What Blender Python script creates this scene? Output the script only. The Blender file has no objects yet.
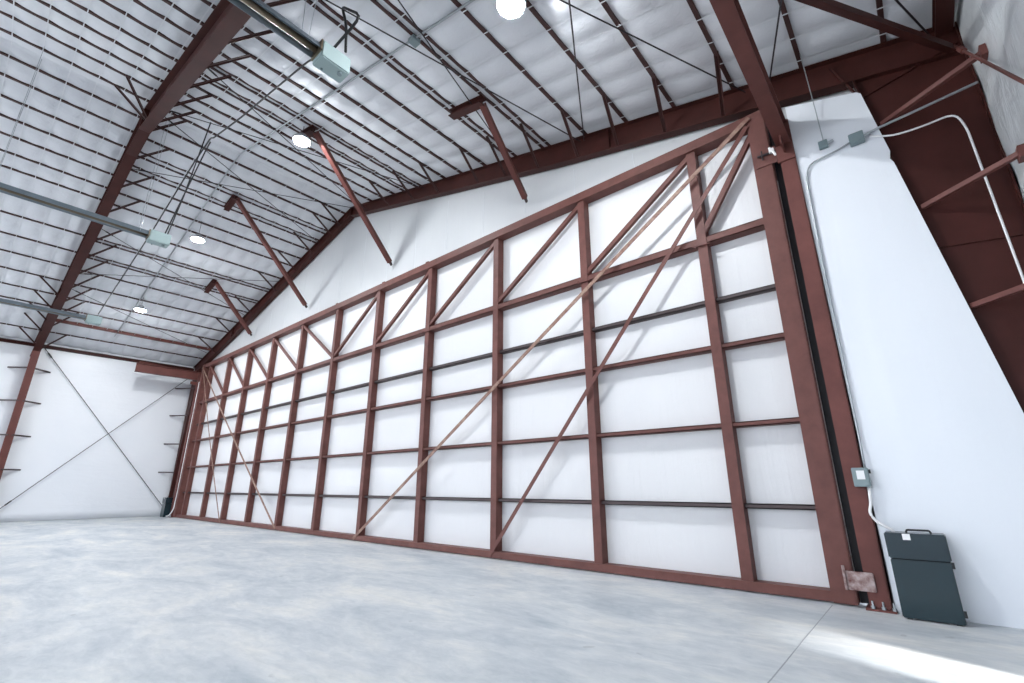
import bpy, bmesh, math, random
from mathutils import Vector, Matrix
random.seed(4)
SC = bpy.context.scene
COL = SC.collection

# ---------------------------------------------------------------- materials
def mat(name, col, rough=0.5, metal=0.0, build=None, spec=0.5):
    m = bpy.data.materials.new(name); m.use_nodes = True
    nt = m.node_tree; b = nt.nodes['Principled BSDF']
    b.inputs['Base Color'].default_value = (*col, 1)
    b.inputs['Roughness'].default_value = rough
    b.inputs['Metallic'].default_value = metal
    b.inputs['Specular IOR Level'].default_value = spec
    if build: build(nt, b)
    return m
def nd(nt, t, **kw):
    n = nt.nodes.new(t)
    for k, v in kw.items(): setattr(n, k, v)
    return n
def coords(nt, scale=(1, 1, 1), rot=(0, 0, 0)):
    tc = nd(nt, 'ShaderNodeTexCoord'); mp = nd(nt, 'ShaderNodeMapping')
    mp.inputs['Scale'].default_value = scale; mp.inputs['Rotation'].default_value = rot
    nt.links.new(tc.outputs['Object'], mp.inputs['Vector']); return mp.outputs['Vector']
def noise(nt, vec, scale, detail=4, rough=0.55, dist=0.0):
    n = nd(nt, 'ShaderNodeTexNoise'); n.inputs['Scale'].default_value = scale
    n.inputs['Detail'].default_value = detail; n.inputs['Roughness'].default_value = rough
    n.inputs['Distortion'].default_value = dist
    nt.links.new(vec, n.inputs['Vector']); return n.outputs['Fac']
def ramp(nt, fac, stops):
    r = nd(nt, 'ShaderNodeValToRGB'); e = r.color_ramp.elements
    while len(e) < len(stops): e.new(0.5)
    for i, (p, c) in enumerate(stops):
        e[i].position = p; e[i].color = (*c, 1)
    nt.links.new(fac, r.inputs['Fac']); return r.outputs['Color']
def bump(nt, b, h, strength, dist=0.02, prev=None):
    bp = nd(nt, 'ShaderNodeBump'); bp.inputs['Strength'].default_value = strength
    bp.inputs['Distance'].default_value = dist
    nt.links.new(h, bp.inputs['Height'])
    if prev: nt.links.new(prev, bp.inputs['Normal'])
    nt.links.new(bp.outputs['Normal'], b.inputs['Normal']); return bp.outputs['Normal']

def steel_build(c1, c2, sc=3.0):
    def f(nt, b):
        v = coords(nt)
        nt.links.new(ramp(nt, noise(nt, v, sc, 6, .6), [(.3, c1), (.72, c2)]), b.inputs['Base Color'])
        bump(nt, b, noise(nt, v, 60, 3), .08, .004)
    return f
M = {}
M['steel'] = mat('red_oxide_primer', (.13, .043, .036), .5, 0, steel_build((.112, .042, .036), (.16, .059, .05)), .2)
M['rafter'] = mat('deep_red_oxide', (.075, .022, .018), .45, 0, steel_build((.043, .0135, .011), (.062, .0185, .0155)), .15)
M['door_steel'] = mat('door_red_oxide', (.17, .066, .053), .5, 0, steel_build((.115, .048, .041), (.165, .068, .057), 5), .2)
M['purlin'] = mat('purlin_primer', (.08, .024, .02), .5, 0, steel_build((.042, .015, .013), (.06, .021, .018)), .4)
M['rod'] = mat('dark_rod', (.03, .025, .028), .4, .4)
M['strapwood'] = mat('worn_primer', (.28, .19, .15), .6, 0, steel_build((.16, .07, .055), (.36, .25, .19), 9), .3)
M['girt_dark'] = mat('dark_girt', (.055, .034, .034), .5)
M['hinge'] = mat('worn_plate', (.3, .2, .19), .6, 0, steel_build((.13, .04, .035), (.5, .42, .4), 14), .3)
def vinyl(scale_vec, s1, st1, s2, st2, c1, c2):
    def f(nt, b):
        v = coords(nt, scale_vec); w = coords(nt)
        nt.links.new(ramp(nt, noise(nt, w, .35, 3), [(.3, c1), (.7, c2)]), b.inputs['Base Color'])
        n1 = bump(nt, b, noise(nt, v, s1, 5, .6, .4), st1, .05)
        bump(nt, b, noise(nt, w, s2, 4, .6, 1.2), st2, .03, n1)
    return f
M['vinyl_roof'] = mat('white_roof_vinyl', (.8, .8, .82), .55, 0, vinyl((1, .35, 1), 2.2, .35, 6, .25, (.60, .62, .655), (.70, .715, .74)), .4)
M['vinyl_side'] = mat('white_side_vinyl', (.8, .8, .82), .33, 0, vinyl((1, .5, 2.2), 1.2, .22, 2.6, .16, (.77, .79, .82), (.83, .84, .86)), .5)
M['vinyl_right'] = mat('wrinkled_grey_vinyl', (.7, .72, .72), .3, 0, vinyl((1, 2.5, .7), 1.5, .6, 2.6, .5, (.52, .55, .56), (.68, .7, .71)), .5)
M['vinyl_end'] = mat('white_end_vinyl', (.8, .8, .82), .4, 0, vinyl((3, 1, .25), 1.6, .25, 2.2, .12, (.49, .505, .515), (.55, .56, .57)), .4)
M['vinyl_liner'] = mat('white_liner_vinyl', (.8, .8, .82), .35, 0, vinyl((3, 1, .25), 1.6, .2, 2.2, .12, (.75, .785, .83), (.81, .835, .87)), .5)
M['vinyl_door'] = mat('white_door_vinyl', (.85, .85, .87), .45, 0, vinyl((5, 1, .3), 2.2, .22, 3.2, .12, (.66, .66, .67), (.71, .708, .71)), .4)
M['strap'] = mat('white_banding', (.66, .675, .70), .55)
M['seam'] = mat('taped_seam', (.60, .62, .64), .5)
def floor_build(nt, b):
    v = coords(nt); vs = coords(nt, (.6, 1.3, 1), (0, 0, .35))
    big = ramp(nt, noise(nt, vs, 1.0, 8, .66, .5), [(.32, (.38, .42, .46)), (.5, (.54, .56, .575)), (.68, (.70, .685, .65))])
    fine = ramp(nt, noise(nt, vs, 7, 8, .72, .8), [(.3, (.74, .77, .80)), (.62, (1, 1, 1))])
    mx = nd(nt, 'ShaderNodeMixRGB', blend_type='MULTIPLY'); mx.inputs['Fac'].default_value = .8
    nt.links.new(big, mx.inputs['Color1']); nt.links.new(fine, mx.inputs['Color2'])
    spot = ramp(nt, noise(nt, v, 5.5, 2, .4), [(.73, (1, 1, 1)), (.76, (.72, .72, .72))])
    m2 = nd(nt, 'ShaderNodeMixRGB', blend_type='MULTIPLY'); m2.inputs['Fac'].default_value = .7
    nt.links.new(mx.outputs['Color'], m2.inputs['Color1']); nt.links.new(spot, m2.inputs['Color2'])
    nt.links.new(m2.outputs['Color'], b.inputs['Base Color'])
    rr = nd(nt, 'ShaderNodeMapRange'); rr.inputs['To Min'].default_value = .38; rr.inputs['To Max'].default_value = .62
    nt.links.new(noise(nt, v, 3, 5), rr.inputs['Value']); nt.links.new(rr.outputs['Result'], b.inputs['Roughness'])
    bump(nt, b, noise(nt, vs, 9, 8, .7), .12, .01)
M['floor'] = mat('pale_concrete', (.55, .58, .6), .5, 0, floor_build, .45)
M['joint'] = mat('joint_filler', (.30, .32, .34), .7)  # plain grey of the sawn floor joint
M['ground'] = mat('gravel_ground', (.16, .15, .14), .9)
M['cabinet'] = mat('dark_teal_cabinet', (.012, .030, .038), .22, .1, None, .5)
M['cab_top'] = mat('dark_teal_lid', (.011, .026, .034), .22, .1, None, .5)
M['black'] = mat('black_rubber', (.012, .012, .014), .6)
M['heater_box'] = mat('grey_green_enamel', (.31, .40, .40), .65)
M['alu'] = mat('aluminised_steel', (.20, .24, .27), .35, .6)
M['brass'] = mat('heat_tinted_tube', (.16, .13, .09), .4, .6)
M['galv'] = mat('galvanised_conduit', (.42, .45, .47), .42, .6)
M['boxgrey'] = mat('grey_electrical_box', (.20, .26, .27), .45)
M['white'] = mat('white_plastic', (.8, .8, .8), .4)
M['lamp_body'] = mat('grey_lamp_housing', (.35, .36, .38), .4, .5)
em = bpy.data.materials.new('lit_lens'); em.use_nodes = True
_n = em.node_tree; _n.nodes.clear()
_e = _n.nodes.new('ShaderNodeEmission'); _o = _n.nodes.new('ShaderNodeOutputMaterial')
LAMP = 700.0
_e.inputs['Color'].default_value = (.93, .97, 1, 1); _e.inputs['Strength'].default_value = LAMP
_n.links.new(_e.outputs[0], _o.inputs[0]); M['lens'] = em

# ---------------------------------------------------------------- helpers
def build(name, bm, m, parent=None, smooth=False):
    me = bpy.data.meshes.new(name); bm.normal_update(); bm.to_mesh(me); bm.free()
    me.materials.append(M[m])
    if smooth:
        for p in me.polygons: p.use_smooth = True
    o = bpy.data.objects.new(name, me); COL.objects.link(o)
    if parent:
        o.parent = parent; o.matrix_parent_inverse = Matrix.Translation(-Vector(parent.location))
    return o
def thing(name, label, cat, loc=(0, 0, 0), group=None, kind=None):
    o = bpy.data.objects.new(name, None); COL.objects.link(o); o.location = loc
    o.empty_display_size = .2
    return tag(o, label, cat, group, kind)
def tag(o, label=None, cat=None, group=None, kind=None):
    if label: o['label'] = label
    if cat: o['category'] = cat
    if group: o['group'] = group
    if kind: o['kind'] = kind
    return o
def box(bm, x0, x1, y0, y1, z0, z1):
    vs = [bm.verts.new((x, y, z)) for z in (z0, z1) for y in (y0, y1) for x in (x0, x1)]
    for f in ((0, 2, 3, 1), (4, 5, 7, 6), (0, 1, 5, 4), (2, 6, 7, 3), (0, 4, 6, 2), (1, 3, 7, 5)):
        bm.faces.new([vs[i] for i in f])
    return bm
def B(*a): return box(bmesh.new(), *a)
def bar(bm, p, q, w, h, up=(0, 0, 1)):
    """rectangular bar from p to q, w across, h along the up direction"""
    p, q = Vector(p), Vector(q); d = (q - p).normalized()
    s = d.cross(Vector(up)).normalized(); u = s.cross(d).normalized()
    vs = []
    for c in (p, q):
        for a, b in ((-1, -1), (1, -1), (1, 1), (-1, 1)):
            vs.append(bm.verts.new(c + s * a * w / 2 + u * b * h / 2))
    for f in ((3, 2, 1, 0), (4, 5, 6, 7), (0, 1, 5, 4), (1, 2, 6, 5), (2, 3, 7, 6), (3, 0, 4, 7)):
        bm.faces.new([vs[i] for i in f])
    return bm
def tube(bm, pts, r, n=8):
    pts = [Vector(p) for p in pts]; rings = []
    for i, p in enumerate(pts):
        d = (pts[min(i + 1, len(pts) - 1)] - pts[max(i - 1, 0)]).normalized()
        ref = Vector((0, 0, 1)) if abs(d.z) < .9 else Vector((0, 1, 0))
        s = d.cross(ref).normalized(); u = s.cross(d)
        rings.append([bm.verts.new(p + (s * math.cos(t * 2 * math.pi / n) + u * math.sin(t * 2 * math.pi / n)) * r) for t in range(n)])
    for a, b in zip(rings, rings[1:]):
        for t in range(n): bm.faces.new((a[t], a[(t + 1) % n], b[(t + 1) % n], b[t]))
    bm.faces.new(rings[0][::-1]); bm.faces.new(rings[-1]); return bm
def arc(pts, n=5):
    """round the corners of a polyline"""
    pts = [Vector(p) for p in pts]; out = [pts[0]]
    for a, b, c in zip(pts, pts[1:], pts[2:]):
        r = min((a - b).length, (c - b).length, .5) * .45
        s = b + (a - b).normalized() * r; e = b + (c - b).normalized() * r
        for k in range(n + 1):
            t = k / n; out.append(s * (1 - t) ** 2 + b * 2 * t * (1 - t) + e * t * t)
    return out + [pts[-1]]
def prism(bm, poly, y0, y1):
    """polygon in X-Z extruded along Y"""
    a = [bm.verts.new((x, y0, z)) for x, z in poly]; b = [bm.verts.new((x, y1, z)) for x, z in poly]
    bm.faces.new(a); bm.faces.new(b[::-1]); n = len(poly)
    for i in range(n): bm.faces.new((a[i], b[i], b[(i + 1) % n], a[(i + 1) % n]))
    bmesh.ops.recalc_face_normals(bm, faces=bm.faces[:]); return bm
def plate_strip(bm, line, off, y0, y1):
    """flange: a plate following an X-Z polyline, offset off to its thickness"""
    pts = [Vector((x, 0, z)) for x, z in line]; nrm = []
    for i in range(len(pts)):
        d = (pts[min(i + 1, len(pts) - 1)] - pts[max(i - 1, 0)]).normalized(); nrm.append(Vector((-d.z, 0, d.x)))
    poly = [(p.x, p.z) for p in pts] + [((p + n * off).x, (p + n * off).z) for p, n in reversed(list(zip(pts, nrm)))]
    return prism(bm, poly, y0, y1)
def ibeam(bm, p, q, w, h, tf=.016, tw=.012):
    p, q = Vector(p), Vector(q)
    d = (q - p).normalized(); s = d.cross(Vector((0, 0, 1))).normalized(); u = s.cross(d)
    bar(bm, p + u * (h / 2 - tf / 2), q + u * (h / 2 - tf / 2), w, tf)
    bar(bm, p - u * (h / 2 - tf / 2), q - u * (h / 2 - tf / 2), w, tf)
    bar(bm, p, q, tw, h - 2 * tf); return bm
ORD = ['first', 'second', 'third', 'fourth', 'fifth', 'sixth', 'seventh', 'eighth', 'ninth', 'tenth', 'eleventh', 'twelfth',
       'thirteenth', 'fourteenth', 'fifteenth', 'sixteenth', 'seventeenth', 'eighteenth', 'nineteenth', 'twentieth',
       'twenty-first', 'twenty-second', 'twenty-third', 'twenty-fourth', 'twenty-fifth', 'twenty-sixth', 'twenty-seventh', 'twenty-eighth']

# ---------------------------------------------------------------- main dimensions
RX, RZ, RS = -12.18, 9.60, .24          # ridge, underside of purlins, slope
def zt(x): return RZ - RS * abs(x - RX)
XL, XR = -25.18, 1.28                   # side wall faces
YB = 6.66                               # end wall face
YF = -13.0                              # open far end behind the camera
YD = 6.51                               # inner face of the door framing
FY1, FY2 = 1.25, 6.55                   # the two frames

# ---------------------------------------------------------------- setting
bm = B(XL - .3, XR + .3, YF - .2, YB + .6, -.2, 0); tag(build('floor', bm, 'floor'), 'pale mottled polished concrete floor slab', 'floor', kind='structure')
bm = B(-60, 40, -60, YF - .2, -.25, -.03); tag(build('ground', bm, 'ground'), 'gravel apron outside the open far end', 'ground', kind='structure')
fj = thing('floor_joint', 'thin sawn joint in the concrete running from the right end of the hangar door', 'joint', (-1.03, 0, 0))
fj.name = 'trim_1'; fj['kind'] = 'structure'
build('joint_line', B(-1.035, -1.027, -12, 6.4, .0, .0015), 'joint', fj)

# ceiling fabric: billows between bands, creased at each band
STR0, STRS = 5.89, .432
ybands = [STR0 + STRS - k * STRS for k in range(-1, 45)]
bm = bmesh.new()
xs = []
x = XL
purl_x = [1.0, .62, -.25, -1.12, -2.02, -2.87, -3.7, -4.63, -5.52, -6.35, -7.15, -7.76, -8.25, -8.80, -9.38, -9.93, -10.5, -11.08, -11.8,
          -12.56, -13.08, -13.66, -14.22, -14.76, -15.33, -15.87, -16.76, -17.68, -18.62, -19.5, -20.42, -21.35, -22.2, -23.02, -24.1]
allx = sorted(set([XL, XR, RX] + purl_x))
fx = []
for a, b in zip(allx, allx[1:]):
    n = 5 if b - a > .3 else 2
    for k in range(n): fx.append((a + (b - a) * k / n, math.sin(math.pi * k / n) * min(1, (b - a) / .6)))
fx.append((XR, 0))
ys = []
y = YB + .02
k0 = math.floor((YB - STR0) / STRS)
for k in range(0, 46):
    for j in range(6):
        yy = STR0 + STRS * 2 - k * STRS - j * STRS / 6
        if YF <= yy <= YB + .02: ys.append((yy, j / 6))
ys = [(YB + .03, .5)] + ys
grid = []
for i, (yy, ph) in enumerate(ys):
    row = []
    for xx, sg in fx:
        crease = abs(math.sin(math.pi * ph))
        z = zt(xx) + .05 - .036 * sg - .040 * crease * (.30 + .70 * sg) + random.uniform(-.002, .002)
        near = min(abs(yy - FY1), abs(yy - FY2))
        if near < .2: z = max(z, zt(xx) + .03)
        row.append(bm.verts.new((xx, yy, z)))
    grid.append(row)
for r0, r1 in zip(grid, grid[1:]):
    for i in range(len(r0) - 1): bm.faces.new((r0[i], r0[i + 1], r1[i + 1], r1[i]))
c = tag(build('ceiling', bm, 'vinyl_roof', smooth=True), 'quilted white insulation fabric under the gable roof', 'ceiling', kind='structure')
sol = c.modifiers.new('thick', 'SOLIDIFY'); sol.thickness = .12; sol.offset = -1
bm = bmesh.new(); plate_strip(bm, [(XL - .4, zt(XL) + .25), (RX, RZ + .35), (XR + .4, zt(XR) + .25)], .05, YF - .1, YB + .5)
tag(build('roof', bm, 'galv'), 'metal roof sheeting above the insulation', 'roof', kind='structure')

# side walls (gently puckered sheets with thickness)
def side_wall(name, x, sgn, y0, y1, label, m, amp, girts=(1.78, 2.97, 4.2, 5.42), hole=None):
    bm = bmesh.new(); ztop = zt(x) + .25
    zs = sorted(set([0, ztop] + [a for a in girts] + [round(ztop * k / 22, 3) for k in range(1, 22)]))
    if hole: zs = sorted(set(zs + [hole[3]]))
    n = int((y1 - y0) / .25); yv = [y0 + (y1 - y0) * k / n for k in range(n + 1)]
    if hole: yv = sorted(set(yv + [hole[0], hole[1]]))
    vs = {}
    for i, yy in enumerate(yv):
        for j, zz in enumerate(zs):
            g = min(abs(zz - q) for q in list(girts) + [0, ztop])
            vs[i, j] = bm.verts.new((x + sgn * (amp * min(1, g / .5) * (.6 + .4 * math.sin(yy * 2.1)) + random.uniform(-amp, amp) * .12), yy, zz))
    for i in range(len(yv) - 1):
        for j in range(len(zs) - 1):
            if hole and hole[0] <= (yv[i] + yv[i + 1]) / 2 <= hole[1] and (zs[j] + zs[j + 1]) / 2 <= hole[3]: continue
            q = (vs[i, j], vs[i + 1, j], vs[i + 1, j + 1], vs[i, j + 1])
            bm.faces.new(q if sgn < 0 else q[::-1])
    bmesh.ops.recalc_face_normals(bm, faces=bm.faces[:])
    o = build(name, bm, m, smooth=True)
    s = o.modifiers.new('thick', 'SOLIDIFY'); s.thickness = .1; s.offset = -1 if sgn > 0 else 1
    s.use_even_offset = False
    return tag(o, label, 'wall', kind='structure')
side_wall('wall_left', XL, 1, YF, YB, 'white vinyl covered side wall at the far left', 'vinyl_side', .012)
HOLE = (3.95, 4.6, 0, .42)  # unseen opening added so the sun can reach the floor
side_wall('wall_right', XR, -1, YF, YB, 'wrinkled grey white side wall at the far right', 'vinyl_right', .03, hole=HOLE)

# end wall above and beside the door
DX0, DX1 = -23.62, -.80
bm = bmesh.new()
poly = [(XL, 6.0), (XL, zt(XL) + .3), (RX, RZ + .35), (XR, zt(XR) + .3), (XR, 0), (-.72, 0), (-.72, 6.24), (-23.72, 6.24), (-23.72, 0), (XL, 0)]
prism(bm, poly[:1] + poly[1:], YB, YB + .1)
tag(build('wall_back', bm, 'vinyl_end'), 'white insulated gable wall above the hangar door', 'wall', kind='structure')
bm = bmesh.new()
prism(bm, [(-.50, 0), (.99, 0), (.79, 1.85), (.56, 3.62), (.40, 4.84), (.375, 4.90), (.395, 5.0), (.275, 5.93), (.235, 5.97), (-.53, 6.21)], 6.445, 6.468)
tag(build('wall_back', bm, 'vinyl_liner'), 'white liner panel between the right door jamb and the tapered column', 'wall', kind='structure')
# seams of the gable wall insulation
sm = thing('trim_2', 'thin vertical taped seams of the gable wall insulation', 'seam', (0, YB, 6.4), kind='structure')
x = -22.4
while x < -1.5:
    bm = bmesh.new()
    z1 = zt(x) - .55; n = 6
    pts = [(x + random.uniform(-.012, .012), YB - .001, 6.3 + (z1 - 6.3) * k / n) for k in range(n + 1)]
    for a, b in zip(pts, pts[1:]): bar(bm, a, b, .011, .006, up=(0, 1, 0))
    build('seam', bm, 'seam', sm); x += 1.22

# ---------------------------------------------------------------- rigid frames
def rafter(side, yc, hw, zb, extra=()):
    """side +1 right / -1 left; zb(x) gives the underside"""
    bm = bmesh.new(); xe = XR - .05 if side > 0 else XL + .05
    st = [RX + (xe - RX) * k / 12 for k in range(13)]
    top = [(x, zt(x) - .002) for x in st]; bot = [(x, zb(x)) for x in st]
    prism(bm, top + bot[::-1], yc - .006, yc + .006)
    plate_strip(bm, top, -.014 * side, yc - hw, yc + hw)
    plate_strip(bm, bot, .014 * side, yc - hw, yc + hw)
    for k in (0, 8):
        xx = st[k] + .001 * side; bar(bm, (xx, yc, zb(xx) + .01), (xx, yc, zt(xx) - .01), .02, hw * 1.9, up=(0, 1, 0))
    return bm
def column(side, yc, hw, inner, zbf):
    """inner: list of (distance from outer face, z) from bottom to top"""
    bm = bmesh.new(); xo = XR - .02 if side > 0 else XL + .02
    inn = [(xo - side * d, z if z is not None else zbf(xo - side * d) + .012) for d, z in inner]
    zt_ = zt(xo) - .02
    poly = [(xo, 0), (xo, zt_)] + inn[::-1]
    prism(bm, poly, yc - .009, yc + .009)
    box(bm, min(xo, xo - side * .014), max(xo, xo - side * .014), yc - hw, yc + hw, 0, zt_)
    plate_strip(bm, inn, -.014 * side, yc - hw, yc + hw)
    bx0, bx1 = sorted((xo, xo - side * (inner[0][0] + .06)))
    box(bm, bx0, bx1, yc - hw - .03, yc + hw + .03, 0, .02)
    return bm
def steel_frame(yc, hw, zb, inner, label, sides=(1, -1)):
    t = thing('steel_frame', label, 'frame', (RX, yc, 0))
    for s in sides:
        build('rafter', rafter(s, yc, hw, zb), 'rafter', t)
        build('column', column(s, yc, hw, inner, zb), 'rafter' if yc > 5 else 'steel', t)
    return t
def zb_door(x):
    u = abs(x - RX); return zt(x) - (.31 + .021 * min(u, 7.5) - .006 * max(0, u - 7.5))
def zb_int(x):
    u = x - RX
    if u > -.35: return zt(x) - (.60 + .012 * max(u, 0))
    if u > -.9: return zt(x) - (.60 + (u + .35) / .55 * .17)
    return zt(x) - (.43 + .012 * -u)
innerD = [(.25, 0), (.48, 1.85), (.71, 3.67), (1.0, 5.94), (1.03, None)]
fr_door = steel_frame(FY2, .08, zb_door, innerD, 'dark red steel frame standing against the end wall around the hangar door')
fr_int = steel_frame(FY1, .11, zb_int, [(.30, 0), (.38, 2.0), (.5, 4.0), (.62, 5.72), (.64, None)], 'dark red steel frame crossing overhead at upper left, nearest the viewer')
def flange_brace(t, x, yc, dy, zb, fx=0.0):
    """angle from the rafter underside up to a purlin"""
    bm = bmesh.new(); s = 1 if dy > 0 else -1
    p = Vector((x + fx, yc + s * .07, zb(x + fx) + .03)); q = Vector((x, yc + dy, zt(x) + .03))
    bar(bm, p, q, .055, .008, up=(0, s, 1)); bar(bm, p + Vector((.024, 0, 0)), q + Vector((.024, 0, 0)), .008, .05, up=(0, s, 1))
    return build('flange_brace', bm, 'purlin', t)
for x in [-1.12, -2.02, -2.87, -3.7, -4.63, -5.52, -6.35, -7.76, -8.80, -9.93, -11.08, -12.56, -13.08, -14.22, -15.33, -16.76, -18.62, -20.42, -22.2]:
    flange_brace(fr_door, x, FY2, -.88, zb_door, -.2)
for x in [-2.87, -4.63, -5.52, -6.7, -7.76, -8.80, -9.93, -11.08, -11.8, -13.08, -14.22, -15.33, -16.76, -17.68, -18.62, -19.5, -20.42, -21.35, -22.2, -24.1]:
    flange_brace(fr_int, x, FY1, .66, zb_int, -.28)
flange_brace(fr_int, -11.8, FY1, -.72, zb_int, .22)
flange_brace(fr_int, -11.08, FY1, -.62, zb_int, -.40)
for x in [-20.42, -21.35, -22.2, -23.02, -24.1]:
    flange_brace(fr_int, x, FY1, -.66, zb_int)
GBR = []
for yc, t, ds in ((FY1, fr_int, (1, -1)), (FY2, fr_door, (-1,))):
    for z in (1.78, 2.97, 4.2, 5.42):
        for d in ds:
            for side in (1, -1):
                if yc == FY1 and side > 0: continue
                xo = XR if side > 0 else XL
                inn = .25 + z * .118 if yc > 5 else .33 + z * .05
                bm = bmesh.new()
                p = Vector((xo - side * inn, yc + d * .05, z)); q = Vector((xo - side * .03, yc + d * .62, z))
                bar(bm, p, q, .05, .05); bar(bm, q - Vector((0, 0, .07)), q + Vector((0, 0, .05)), .05, .14, up=(0, 1, 0))
                build('girt_brace', bm, 'steel' if side > 0 else 'girt_dark', t)
# stiffener and seam plates on the right knee
bm = bmesh.new()
bar(bm, (.24, 6.53, 5.98), (.05, 6.53, 6.55), .02, .05, up=(0, 1, 0))
build('stiffener', bm, 'rafter', fr_door)
bm = bmesh.new(); bar(bm, (.30, 6.535, 5.92), (1.22, 6.535, 6.12), .02, .03, up=(0, 1, 0)); build('stiffener', bm, 'rafter', fr_door)
bm = bmesh.new(); bar(bm, (.56, 6.535, 3.7), (1.24, 6.535, 3.62), .02, .03, up=(0, 1, 0)); build('stiffener', bm, 'rafter', fr_door)

# ---------------------------------------------------------------- purlins
def purlin(x, y0, y1, label, w=.056, h=.16, dz=0, grp='roof purlins', m='purlin'):
    bm = bmesh.new(); z = zt(x) + dz
    box(bm, x - w / 2, x + w / 2, y0, y1, z, z + .012)           # bottom flange
    box(bm, x - .012 / 2, x + .012 / 2, y0, y1, z + .012, z + h)  # web
    box(bm, x - w / 2, x + w / 2, y0, y1, z + h, z + h + .012)
    box(bm, x - w / 2, x - w / 2 + .008, y0, y1, z + .012, z + .035)  # lip
    box(bm, x + w / 2 - .008, x + w / 2, y0, y1, z + .012, z + .035)
    return tag(build('roof_purlin', bm, m), label, 'purlin', grp)
pairs = {-4.63, -5.52, -8.80, -9.38, -13.66, -14.22, -17.68, -18.62}
right = [x for x in purl_x if x > RX and x != 1.0]; left = [x for x in purl_x if x < RX and x != -23.02]
for side, lst in (('right', sorted(right, reverse=True)), ('left', sorted(left))):
    eave = 'right' if side == 'right' else 'left'
    for i, x in enumerate(lst):
        base = f'roof purlin, {ORD[i]} up from the {eave} eave'
        if x in pairs:
            purlin(x + .085, FY1 - .1, FY2 + .08, base + ', door side bay, right of a close pair', w=.048, grp='roof purlins beside the door wall')
            purlin(x - .085, FY1 - .1, FY2 + .08, base + ', door side bay, left of a close pair', w=.048, grp='roof purlins beside the door wall')
        else:
            purlin(x, FY1 - .1, FY2 + .08, base + ', door side bay', grp='roof purlins beside the door wall')
        if x < -5.6: purlin(x + .03, -5.2, FY1 + .1, base + ', bay nearer the viewer', w=.056, grp='roof purlins in the nearer bay')
# heavy strut purlin and eave struts
def strut(name, p, q, w, h, label, m='steel'):
    bm = bmesh.new(); ibeam(bm, p, q, w, h); return tag(build(name, bm, m), label, 'beam')
strut('strut_beam', (-23.02, FY1 + .1, zt(-23.02) - .0), (-23.02, FY2 - .1, zt(-23.02) - .0), .11, .15, 'heavier red strut beam just above the left eave, between the two frames')
strut('eave_strut', (XL + .12, FY1 + .03, 6.38), (XL + .12, FY2 - .03, 6.38), .12, .13, 'dark red eave beam along the top of the left side wall', 'rafter')
strut('eave_strut', (XR - .15, FY1 + .14, 6.30), (XR - .15, FY2 - .1, 6.30), .16, .14, 'dark red eave beam along the top of the right side wall', 'rafter')
strut('eave_strut', (XL + .12, -5.2, 6.38), (XL + .12, FY1 - .03, 6.38), .12, .13, 'dark red eave beam at the left edge, on the viewer side of the nearer frame', 'rafter')

# white bands under the purlins
nb = 0
for k in range(-1, 25):
    y = STR0 - k * STRS
    if y > 6.4 or y < -3: continue
    if abs(y - FY1) < .13: y = FY1 - .16
    bm = bmesh.new()
    plate_strip(bm, [(XL + .3, zt(XL + .3) - .004), (RX, RZ - .004), (XR - .3, zt(XR - .3) - .004)], -.003, y - .008, y + .008)
    lab = ('thin white steel band under the purlins, ' + ORD[nb] + ' from the door wall' )
    tag(build('ceiling_band', bm, 'strap'), lab, 'band', 'white bands under the ceiling insulation'); nb += 1

# ---------------------------------------------------------------- the hangar door
door = thing('door_1', 'huge white hangar door with a dark red steel grid framework', 'door', (-12.2, YD, 0), kind='structure')
SX = [v * 1.2 for v in (-19.0453, -17.2655, -15.577, -13.8671, -12.0854, -10.3047, -8.5527, -6.7837, -5.0057, -3.2548, -1.5654)]
DT = 6.37
TR0, TR1 = DT - .16, DT
G = [.963, 1.96, 3.03, 3.72, 4.66]
bm = B(DX0 + .1, DX1 - .1, YD + .17, YD + .24, .05, DT - .03); build('insulation', bm, 'vinyl_door', door)
bm = B(DX0, DX1, YD + .24, YD + .26, .02, DT); build('skin', bm, 'galv', door)
for x in SX:
    bm = bmesh.new()
    box(bm, x - .068, x + .068, YD, YD + .012, .12, TR0)            # front flange
    box(bm, x - .068, x - .056, YD + .012, YD + .15, .12, TR0); box(bm, x + .056, x + .068, YD + .012, YD + .15, .12, TR0)
    box(bm, x - .068, x + .068, YD + .15, YD + .165, .12, TR0)
    st = build('stud', bm, 'door_steel', door)
bm = bmesh.new(); box(bm, DX0 + .26, DX1 - .22, YD - .04, YD + .165, TR0, TR1); build('top_rail', bm, 'door_steel', door)
bm = bmesh.new(); box(bm, DX0 + .26, DX1 - .22, YD - .02, YD + .165, .015, .12); build('bottom_rail', bm, 'door_steel', door)
for a, b, topz in ((DX1 - .235, DX1, 6.36), (DX0, DX0 + .235, 6.36)):
    bm = bmesh.new(); box(bm, a, b, YD - .07, YD + .165, .015, topz)
    bmesh.ops.bevel(bm, geom=bm.edges[:], offset=.012, segments=2, affect='EDGES')
    build('stile', bm, 'door_steel', door)
for j, z in enumerate(G):
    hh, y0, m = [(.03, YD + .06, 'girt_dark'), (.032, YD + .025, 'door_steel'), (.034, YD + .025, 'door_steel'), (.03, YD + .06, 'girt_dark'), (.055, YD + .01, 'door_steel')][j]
    bm = bmesh.new(); xa = DX0 + .2; xb = DX1 - .23
    box(bm, xa, xb, y0, y0 + .012, z - hh, z + hh)            # face of the channel
    box(bm, xa, xb, y0, YD + .172, z + hh - .012, z + hh)
    box(bm, xa, xb, y0, YD + .172, z - hh, z - hh + .012)
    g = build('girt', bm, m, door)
    if m == 'girt_dark': g['label'] = 'dark thin girt'
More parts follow.
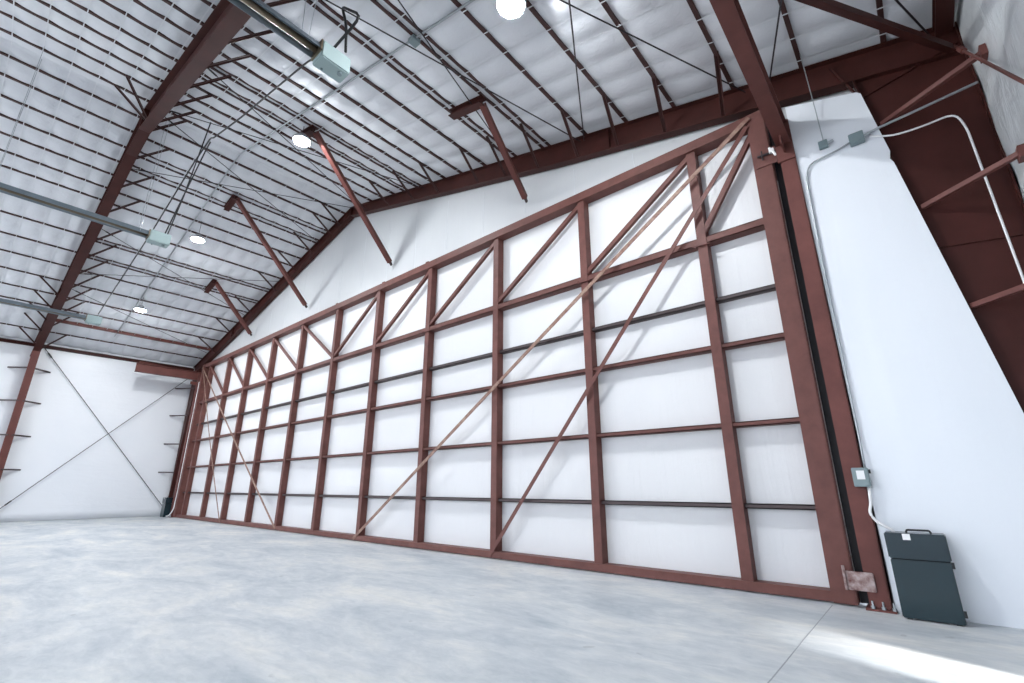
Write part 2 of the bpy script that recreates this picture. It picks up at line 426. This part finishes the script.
# hand truss diagonals in the top row
nodes = [DX0 + .13] + SX + [DX1 - .13]
for i in range(len(nodes) - 1):
    a, b = nodes[i], nodes[i + 1]
    if i < 6: p, q = (a, YD + .05, TR0 - .02), (b, YD + .05, G[4] + .08)
    else: p, q = (b, YD + .05, TR0 - .02), (a, YD + .05, G[4] + .08)
    if i == len(nodes) - 2: p = (b - .02, YD + .0, TR0 - .08)
    bm = bmesh.new(); bar(bm, p, q, .075, .07, up=(0, 1, 0)); build('diagonal', bm, 'door_steel', door)
# long loose tie bars standing off the framework
def tie(p, q, m, mid=.02, w=.065):
    bm = bmesh.new(); p, q = Vector(p), Vector(q); n = 12; pts = []
    for k in range(n + 1):
        t = k / n; c = p.lerp(q, t); c.y -= mid * math.sin(math.pi * t); pts.append(c)
    for a, b in zip(pts, pts[1:]): bar(bm, a, b + (b - a) * .01, w, .012, up=(0, 1, 0))
    o = build('tie_bar', bm, m, door)
    if m == 'strapwood': o['label'] = 'worn tan tie bar'
    return o
tie((-.98, YD - .10, 6.28), (SX[6] - .1, YD - .03, .05), 'strapwood', .03)
tie((-1.03, YD - .09, 6.16), (SX[8] - .05, YD - .03, .05), 'door_steel', .03)
tie((DX0 + .2, YD - .10, 6.20), (SX[4] + .1, YD - .03, .05), 'strapwood', .03)
tie((DX0 + .25, YD - .09, 6.10), (SX[2] + .05, YD - .03, .05), 'strapwood', .03, .05)
# the latch bracket and small clips
bm = bmesh.new(); box(bm, -1.0, -.74, YD - .085, YD - .07, 5.42, 5.67); lp = build('latch_plate', bm, 'door_steel', door)
bm = bmesh.new(); tube(bm, [(-.96, YD - .11, 5.58), (-.72, YD - .11, 5.57)], .015); tube(bm, [(-.90, YD - .12, 5.50), (-.90, YD - .12, 5.64)], .01); build('latch_bolt', bm, 'rod', lp)
bm = bmesh.new(); tube(bm, [(-.80, YD - .13, 5.64), (-.76, YD - .13, 5.56), (-.74, YD - .12, 5.50)], .016); box(bm, -.81, -.75, YD - .14, YD - .1, 5.56, 5.62); build('latch_cap', bm, 'white', lp)
for x, z in ((SX[9], 4.60), (SX[10], 4.58), (SX[7], 4.60), (SX[4], 4.60)):
    bm = bmesh.new(); bar(bm, (x - .13, YD - .02, z), (x + .13, YD - .02, z - .01), .03, .012); bar(bm, (x - .1, YD - .03, z - .03), (x - .1, YD - .03, z + .03), .012, .02, up=(0, 1, 0))
    build('clip', bm, 'steel', door)
for x in (-8.25, -10.05, -12.4):
    bm = B(x - .05, x + .05, YD - .03, YD + .02, DT, DT + .035); build('clip', bm, 'steel', door)
bm = bmesh.new(); tube(bm, arc([(DX0 - .02, YD - .06, 5.6), (DX0 - .02, YD - .06, 1.0), (DX0 - .02, YD - .08, .30), (DX0 - .2, YD - .16, .05), (DX0 - .42, YD - .22, .04)]), .022)
build('weather_strip', bm, 'white', door)
bm = B(DX1 - .006, DX1 + .004, YD + .02, YD + .05, .2, 5.2); build('edge_seal', bm, 'white', door)

# ---------------------------------------------------------------- jambs, cantilever beams
def jamb(x0, x1, label, anchors=False):
    t = thing('jamb_column', label, 'column', ((x0 + x1) / 2, YD, 0))
    bm = B(x0, x1, 6.40, 6.64, .02, 6.0); bmesh.ops.bevel(bm, geom=bm.edges[:], offset=.01, segments=2, affect='EDGES')
    build('post', bm, 'steel', t)
    bm = B(x0 - .035, x1 + .035, 6.36, 6.655, 0, .02); bpl = build('base_plate', bm, 'steel', t)
    for k in range(3):
        xx = x0 + .03 + k * .085
        bm = bmesh.new(); tube(bm, [(xx, 6.385, .02), (xx, 6.385, .09)], .009, 8); tube(bm, [(xx, 6.385, .021), (xx, 6.385, .045)], .018, 6)
        build('anchor_bolt', bm, 'galv', bpl)
    return t
jr = jamb(-.705, -.525, 'red steel jamb post at the right end of the hangar door, anchor bolts at its foot')
for x0, x1, lab in ((-.80, -.712, 'black strip added to darken the slot beside the right door jamb'), (-23.70, -23.62, 'black strip added to darken the slot beside the left door jamb')):
    tag(build('slot_dark_strip', B(x0 + .002, x1 - .002, 6.60, 6.63, .02, 6.2), 'black'), lab, 'backing')
jl = jamb(-23.9, -23.70, 'red steel jamb post at the far left end of the hangar door')
# black strips stand in for the shade in the slot beside each post
def jamb_beam(xc, inner, knee, label, zc=5.79, dz=5.93):
    t = thing('jamb_beam', label, 'beam', (xc, 6.4, 5.75))
    bm = bmesh.new(); ibeam(bm, (xc, inner, zc), (xc, 6.47, zc), .17, .36); build('beam', bm, 'steel', t)
    bm = bmesh.new(); box(bm, xc - .1, xc + .1, 6.38, 6.398, 5.36, 5.61); box(bm, xc - .01, xc + .01, 6.15, 6.38, 5.48, 5.61); build('bracket', bm, 'steel', t)
    bm = bmesh.new(); bar(bm, (xc, inner + .1, dz), knee, .07, .09); build('diagonal', bm, 'rafter' if xc > -5 else 'steel', t)
    return t
jamb_beam(-.63, 3.55, (1.14, 6.46, 6.02), 'red beam reaching out from the top of the right door jamb toward the viewer')
jamb_beam(-23.8, 4.15, (-24.95, 6.42, 6.20), 'red beam reaching out from the top of the left door jamb', 5.87, 6.10)
hb = thing('door_hinge', 'worn steel hinge plate across the gap low on the right door jamb', 'hinge', (-.7, 6.38, .25))
bm = B(-.86, -.62, 6.375, 6.395, .17, .35); bmesh.ops.bevel(bm, geom=bm.edges[:], offset=.006, segments=2, affect='EDGES'); build('plate', bm, 'hinge', hb)
bm = bmesh.new(); tube(bm, [(-.87, 6.37, .17), (-.87, 6.37, .40)], .014); build('pin', bm, 'hinge', hb)

# ---------------------------------------------------------------- gable wind braces
def wind_brace(hx0, hx1, y, foot, label):
    t = thing('wind_brace', label, 'brace', (foot[0], foot[1], foot[2]), 'slanting wind braces over the door')
    bm = bmesh.new(); ibeam(bm, (hx0, y, zt(hx0) - .11), (hx1, y, zt(hx1) - .11), .15, .14); build('header', bm, 'rafter', t)
    top = Vector((max(hx0, hx1) - .06, y + .05, zt(max(hx0, hx1)) - .12)); f = Vector(foot)
    bm = bmesh.new(); bar(bm, top, f, .10, .11); stt = build('strut', bm, 'steel', t)
    bm = bmesh.new(); d = (f - top).normalized(); bar(bm, f - d * .02, f + d * .10, .04, .07); build('end_lug', bm, 'girt_dark', stt)
wind_brace(-5.52, -4.70, 4.72, (-5.20, 6.50, 6.86), 'slanting red brace nearest the right, its foot against the gable wall')
wind_brace(-9.38, -8.75, 3.60, (-9.85, 6.50, 6.93), 'slanting red brace second from the right, right below the roof ridge')
wind_brace(-14.2, -13.6, 3.68, (-14.5, 6.50, 6.90), 'slanting red brace third from the right, left of the roof ridge')
wind_brace(-18.6, -17.85, 4.72, (-18.85, 6.50, 6.84), 'slanting red brace farthest left and smallest in view')

# ---------------------------------------------------------------- rods
def rod(p, q, r, label, grp='thin dark roof bracing rods', m='rod'):
    bm = bmesh.new(); tube(bm, [p, q], r, 6)
    d = (Vector(q) - Vector(p)).normalized()
    tube(bm, [Vector(p) + d * .25, Vector(p) + d * .45], r * 2, 6)
    return tag(build('brace_rod', bm, m), label, 'rod', grp)
def rz(x, y, dz=-.14): return (x, y, zt(x) + dz)
ya, yb_ = FY1 + .05, FY2 - .1
rod(rz(-5.42, ya), rz(-3.8, yb_), .011, 'dark roof rod slanting from above the right heater box to the door frame')
rod(rz(-3.85, ya), rz(-5.5, yb_), .011, 'dark roof rod passing over the header of the nearest slanting brace')
rod(rz(-.95, ya), rz(-3.72, yb_), .011, 'steep dark roof rod ending at the door frame right of the nearest slanting brace')
rod(rz(-3.7, ya), rz(-.97, yb_), .011, 'dark roof rod ending just left of the right jamb beam')
rod(rz(.95, ya), rz(-.66, yb_), .011, 'short dark roof rod right of the right jamb beam')
rod(rz(-.9, ya), rz(1.02, yb_), .011, 'dark roof rod reaching the upper right corner of the door frame')
rod(rz(-11.7, ya), rz(-14.05, yb_), .009, 'thin roof rod on the left slope starting at the ridge')
rod(rz(-14.1, ya), rz(-11.8, yb_), .009, 'thin roof rod on the left slope ending at the ridge')
rod(rz(-8.6, ya), rz(-11.6, yb_), .009, 'thin roof rod under the ridge behind the second lamp')
rod(rz(-11.5, ya), rz(-8.5, yb_), .009, 'thin roof rod right of the ridge over the second slanting brace')
rod(rz(-16.8, ya), rz(-19.5, yb_), .009, 'thin roof rod low on the left slope')
rod(rz(-19.5, ya), rz(-16.7, yb_), .009, 'thin roof rod on the left slope crossing behind the third lamp')
rod(rz(-20.4, ya), rz(-23.2, yb_), .009, 'thin roof rod at the bottom of the left slope')
rod((XL + .20, FY1 + .2, 6.33), (XL + .20, 6.35, .42), .013, 'dark bracing rod on the left wall falling toward the door', 'crossed rods on the left wall')
rod((XL + .24, FY1 + .25, .38), (XL + .24, 6.38, 5.98), .013, 'dark bracing rod on the left wall rising toward the door', 'crossed rods on the left wall')
rod((XR - .10, 6.48, 6.05), (XR - .10, FY1 + .2, .40), .016, 'dark red bracing rod across the wrinkled right wall', 'rods on the right wall', 'steel')

# ---------------------------------------------------------------- tube heaters
def heater(x, z, y1, label, s=1.0):
    t = thing('tube_heater', label, 'heater', (x, y1, z), 'overhead tube heaters')
    bm = bmesh.new()                                            # trapezoid hood, open below
    prof = [(-.115, -.05), (-.06, .06), (.06, .06), (.115, -.05)]
    for a, b in zip(prof, prof[1:]):
        bar(bm, (x + (a[0] + b[0]) / 2, -4.5, z + (a[1] + b[1]) / 2), (x + (a[0] + b[0]) / 2, y1, z + (a[1] + b[1]) / 2),
            math.hypot(a[0] - b[0], a[1] - b[1]), .006, up=(-(b[1] - a[1]), 0, b[0] - a[0]))
    build('reflector', bm, 'alu', t)
    bm = bmesh.new(); tube(bm, [(x, -4.5, z - .01), (x, y1 + .02, z - .01)], .04, 14); build('tube', bm, 'brass', t, True)
    bm = B(x - .12, x + .12, y1 + .02, y1 + .40, z - .15, z + .10)
    bmesh.ops.bevel(bm, geom=bm.edges[:], offset=.014, segments=2, affect='EDGES'); bx = build('burner_box', bm, 'heater_box', t)
    bm = bmesh.new(); box(bm, x - .125, x + .125, y1, y1 + .02, z - .08, z + .08); build('end_flange', bm, 'brass', t)
    bm = bmesh.new(); tube(bm, [(x + .05, y1 + .3, z - .16), (x + .05, y1 + .3, z - .185)], .03, 10); tube(bm, [(x - .06, y1 + .12, z - .16), (x - .06, y1 + .12, z - .18)], .015, 8); build('fitting', bm, 'boxgrey', bx)
    for yy in (y1 - .15, y1 - 2.3, -3.4):
        bm = bmesh.new()
        for dx in (-.11, .11): tube(bm, [(x + dx, yy, z - .02), (x + dx * 2.2, yy, zt(x) - .0)], .004, 5)
        build('hanger', bm, 'galv', t)
    return t
heater(-4.72, 6.34, 1.82, 'tube heater nearest the right, its grey box below the ceiling at top centre')
heater(-11.85, 6.42, 1.72, 'tube heater under the ridge, middle of the three')
heater(-19.6, 6.38, 1.85, 'tube heater farthest left, crossing the nearer steel frame')
def pipe(name, pts, r, m, label, cat):
    bm = bmesh.new(); tube(bm, pts, r, 8); return tag(build(name, bm, m, smooth=True), label, cat)
pipe('gas_pipe', arc([(-4.90, 2.0, 6.5), (-5.45, 2.05, 6.92), (-8.2, 2.05, 7.55), (-9.75, 2.05, 7.98), (-9.95, 2.05, 8.1), (-10.9, 2.05, 7.98), (-13.75, 2.05, 7.28), (-16.5, 2.05, 6.80), (-19.3, 2.1, 6.50)], 3), .014, 'black', 'long black gas pipe strung from the right heater to the far left heater', 'pipe')
pipe('gas_pipe', [(-10.1, 2.09, 8.1), (-10.35, 2.09, 8.0), (-11.78, 2.0, 6.53)], .013, 'black', 'short black gas pipe dropping to the middle heater', 'pipe')
pipe('vent_pipe', arc([(-4.58, 2.12, 6.46), (-4.62, 2.1, 6.95), (-4.72, 2.05, 7.28), (-4.12, 2.05, 6.62), (-4.9, 2.02, 6.52)], 3), .018, 'black', 'black bent flue pipe looped above the right heater box', 'pipe')
pipe('vent_pipe', [(-11.9, 2.06, 6.53), (-11.6, 2.14, 7.5), (-11.0, 2.2, zt(-11) - .1)], .012, 'black', 'thin black flue pipe rising from the middle heater to the ridge', 'pipe')
pipe('ceiling_conduit', [(-2.6, 3.22, zt(-2.6) - .03), (RX, 3.2, RZ - .03), (-23.4, 3.2, zt(-23.4) - .03)], .018, 'galv', 'grey conduit following the underside of the roof across both slopes past the lamps', 'conduit')
bm = bmesh.new(); box(bm, -4.78, -4.66, 3.15, 3.29, zt(-4.7) - .11, zt(-4.7) - .03); tag(build('junction_box', bm, 'boxgrey'), 'small grey junction box on the roof conduit at the right heater', 'box')

# ---------------------------------------------------------------- high bay lamps
LPOS = [(-2.95, 3.44, 7.17), (-9.03, 3.48, 8.42), (-15.27, 3.39, 8.25), (-20.2, 3.27, 7.2)]
LLAB = ['bright round high bay lamp at the top edge, nearest the right', 'bright round high bay lamp beside the second slanting brace',
        'bright round high bay lamp left of the ridge', 'small bright round high bay lamp farthest left']
def lathe(bm, x, y, prof, n=24):
    rings = [[bm.verts.new((x + r * math.cos(2 * math.pi * k / n), y + r * math.sin(2 * math.pi * k / n), z)) for k in range(n)] for r, z in prof]
    for a, b in zip(rings, rings[1:]):
        for k in range(n): bm.faces.new((a[k], a[(k + 1) % n], b[(k + 1) % n], b[k]))
    bm.faces.new(rings[0][::-1]); bm.faces.new(rings[-1]); bmesh.ops.recalc_face_normals(bm, faces=bm.faces[:]); return bm
def high_bay(x, y, z, label):
    t = thing('high_bay_lamp', label, 'lamp', (x, y, z), 'round high bay lamps')
    build('housing', lathe(bmesh.new(), x, y, [(.19, z), (.2, z + .03), (.17, z + .07), (.09, z + .1), (.08, z + .17), (.03, z + .19)]), 'lamp_body', t, False)
    build('lens', lathe(bmesh.new(), x, y, [(.12, z - .03), (.155, z - .015), (.16, z - .001)]), 'lens', t)
    bm = bmesh.new(); tube(bm, [(x, y, z + .19), (x, y, zt(x) + .05)], .006, 5); build('cord', bm, 'rod', t)
for p, l in zip(LPOS, LLAB): high_bay(*p, l)

# ---------------------------------------------------------------- right side electrics
YP = 6.445
pipe('wall_conduit', arc([(.10, 6.42, 5.30), (-.10, 6.42, 5.24), (-.40, 6.42, 5.20), (-.465, 6.42, 5.02), (-.485, 6.42, 3.5), (-.495, 6.41, 1.7), (-.50, 6.375, 1.39)]), .011, 'galv', 'thin grey conduit bending down beside the right door jamb', 'conduit')
pipe('wall_conduit', arc([(.25, 6.42, 5.27), (.45, 6.43, 5.17), (.70, 6.43, 5.15), (1.00, 6.43, 5.17), (1.05, 6.43, 4.95), (1.10, 6.43, 1.0), (1.10, 6.43, .02)]), .011, 'white', 'thin pale conduit crossing the dark tapered column and bending down', 'conduit')
pipe('wall_conduit', [(.24, 6.42, 5.32), (.36, 6.42, 5.34), (.62, 6.41, 5.36), (1.24, 6.40, 5.42)], .015, 'galv', 'straight grey conduit from the switch box to the right wall', 'conduit')
pipe('drop_cable', [(-.20, 6.40, 5.44), (-.205, 6.38, 5.9), (-.22, 6.2, zt(-.22) - .01)], .006, 'galv', 'thin cable hanging from the roof to the small square box', 'cable')
def ebox(x0, x1, z0, z1, y0, y1, label, name='electrical_box', mark=False):
    t = thing(name, label, 'box', ((x0 + x1) / 2, (y0 + y1) / 2, z0))
    bm = B(x0, x1, y0, y1, z0, z1); bmesh.ops.bevel(bm, geom=bm.edges[:], offset=.006, segments=2, affect='EDGES'); build('housing', bm, 'boxgrey', t)
    bm = B(x0 + .012, x1 - .012, y0 - .006, y0, z0 + .012, z1 - .012); cvr = build('cover', bm, 'boxgrey', t)
    if mark:
        bm = B(x0 + .04, x1 - .035, y0 - .009, y0 - .006, z0 + .075, z1 - .03); build('paper_label', bm, 'white', cvr)['label'] = 'white paper label'
        bm = B(x1, x1 + .018, y0 + .02, y0 + .05, z1 - .06, z1 - .02); build('lever', bm, 'black', t)
    else:
        bm = bmesh.new(); tube(bm, [(x1, (y0 + y1) / 2, (z0 + z1) / 2), (x1 + .06, (y0 + y1) / 2, (z0 + z1) / 2 + .01)], .018, 8); build('fitting', bm, 'galv', t)
ebox(.05, .20, 5.22, 5.37, 6.37, 6.44, 'grey switch box on the white liner panel near the tapered column')
ebox(-.26, -.16, 5.34, 5.45, 6.39, 6.44, 'small square grey box at the lower end of the hanging cable')
ebox(-.62, -.475, 1.19, 1.385, 6.325, 6.40, 'grey disconnect box with a white label on the right door jamb', mark=True)
pipe('flexible_conduit', arc([(-.50, 6.36, 1.19), (-.51, 6.34, 1.02), (-.54, 6.33, .93), (-.49, 6.33, .84), (-.40, 6.34, .79), (-.37, 6.34, .755)]), .014, 'white', 'curved pale flexible conduit from the disconnect box to the dark cabinet', 'conduit')

# ---------------------------------------------------------------- winch / power cabinets
def cabinet(x0, x1, label, mirror=1):
    y0, y1 = 6.20, 6.43
    t = thing('power_cabinet', label, 'cabinet', ((x0 + x1) / 2, (y0 + y1) / 2, 0))
    bm = B(x0, x1, y0, y1, .012, .52); bmesh.ops.bevel(bm, geom=bm.edges[:], offset=.008, segments=2, affect='EDGES'); body = build('body', bm, 'cabinet', t)
    bm = B(x0 - .008, x1 + .008, y0 - .012, y1, .528, .76); bmesh.ops.bevel(bm, geom=bm.edges[:], offset=.01, segments=2, affect='EDGES'); lid = build('lid', bm, 'cab_top', t)
    for z in (.50, .10):
        xx = x1 if mirror > 0 else x0 - .03
        bm = B(xx, xx + .02, y0 + .01, y0 + .05, z - .03, z + .02); build('latch', bm, 'black', body)
    bm = bmesh.new(); cx = (x0 + x1) / 2
    tube(bm, arc([(cx - .06, y0 + .1, .76), (cx - .05, y0 + .1, .785), (cx + .12, y0 + .1, .785), (cx + .13, y0 + .1, .76)]), .009, 8); build('handle', bm, 'black', lid)
    bm = B(cx - .09, cx - .03, y0 - .015, y0 - .011, .70, .755); build('sticker', bm, 'white', lid)['label'] = 'small white sticker'
    for xx in (x0 + .03, x1 - .07): build('foot', B(xx, xx + .04, y0 + .02, y1 - .02, 0, .012), 'black', t)
cabinet(-.44, .005, 'dark teal metal cabinet on the floor beside the right door jamb')
cabinet(-24.42, -23.97, 'small dark cabinet on the floor at the far left end of the hangar door', -1)

# ---------------------------------------------------------------- light
w = bpy.data.worlds.new('sky'); SC.world = w; w.use_nodes = True
bg = w.node_tree.nodes['Background']; bg.inputs['Color'].default_value = (.80, .87, 1, 1); bg.inputs['Strength'].default_value = 2.8
pl = bpy.data.lights.new('open_end', 'AREA'); pl.shape = 'RECTANGLE'; pl.size = 26; pl.size_y = 8.5; pl.cycles.is_portal = True
po = bpy.data.objects.new('open_end_portal', pl); COL.objects.link(po); po.location = (RX, YF - .05, 4.2); po.rotation_euler = (math.radians(90), 0, 0)
sun = bpy.data.lights.new('sun', 'SUN'); sun.energy = 20; sun.angle = math.radians(5); sun.color = (1, .98, .95)
so = bpy.data.objects.new('sun', sun); COL.objects.link(so)
so.rotation_euler = Vector((-1, .30, -.19)).to_track_quat('-Z', 'Y').to_euler()

# ---------------------------------------------------------------- camera
cam = bpy.data.cameras.new('camera'); co = bpy.data.objects.new('camera', cam); COL.objects.link(co); SC.camera = co
cam.sensor_fit = 'HORIZONTAL'; cam.sensor_width = 36; cam.lens = 468.39 / 1024 * 36; cam.clip_start = .05
ya_, pi_, ro = -.7071, .2995, -.0009
cy, sy, cp, sp, cr, sr = math.cos(ya_), math.sin(ya_), math.cos(pi_), math.sin(pi_), math.cos(ro), math.sin(ro)
f = Vector((sy * cp, cy * cp, sp)); rt = Vector((cy, -sy, 0)); up = rt.cross(f)
r2 = rt * cr + up * sr; u2 = up * cr - rt * sr
co.matrix_world = Matrix(((r2.x, u2.x, -f.x, 0), (r2.y, u2.y, -f.y, 0), (r2.z, u2.z, -f.z, 1.2), (0, 0, 0, 1)))

vs = SC.view_settings
vs.view_transform = 'Standard'; vs.look = 'None'; vs.gamma = 1; vs.use_curve_mapping = False; vs.exposure = 0.48
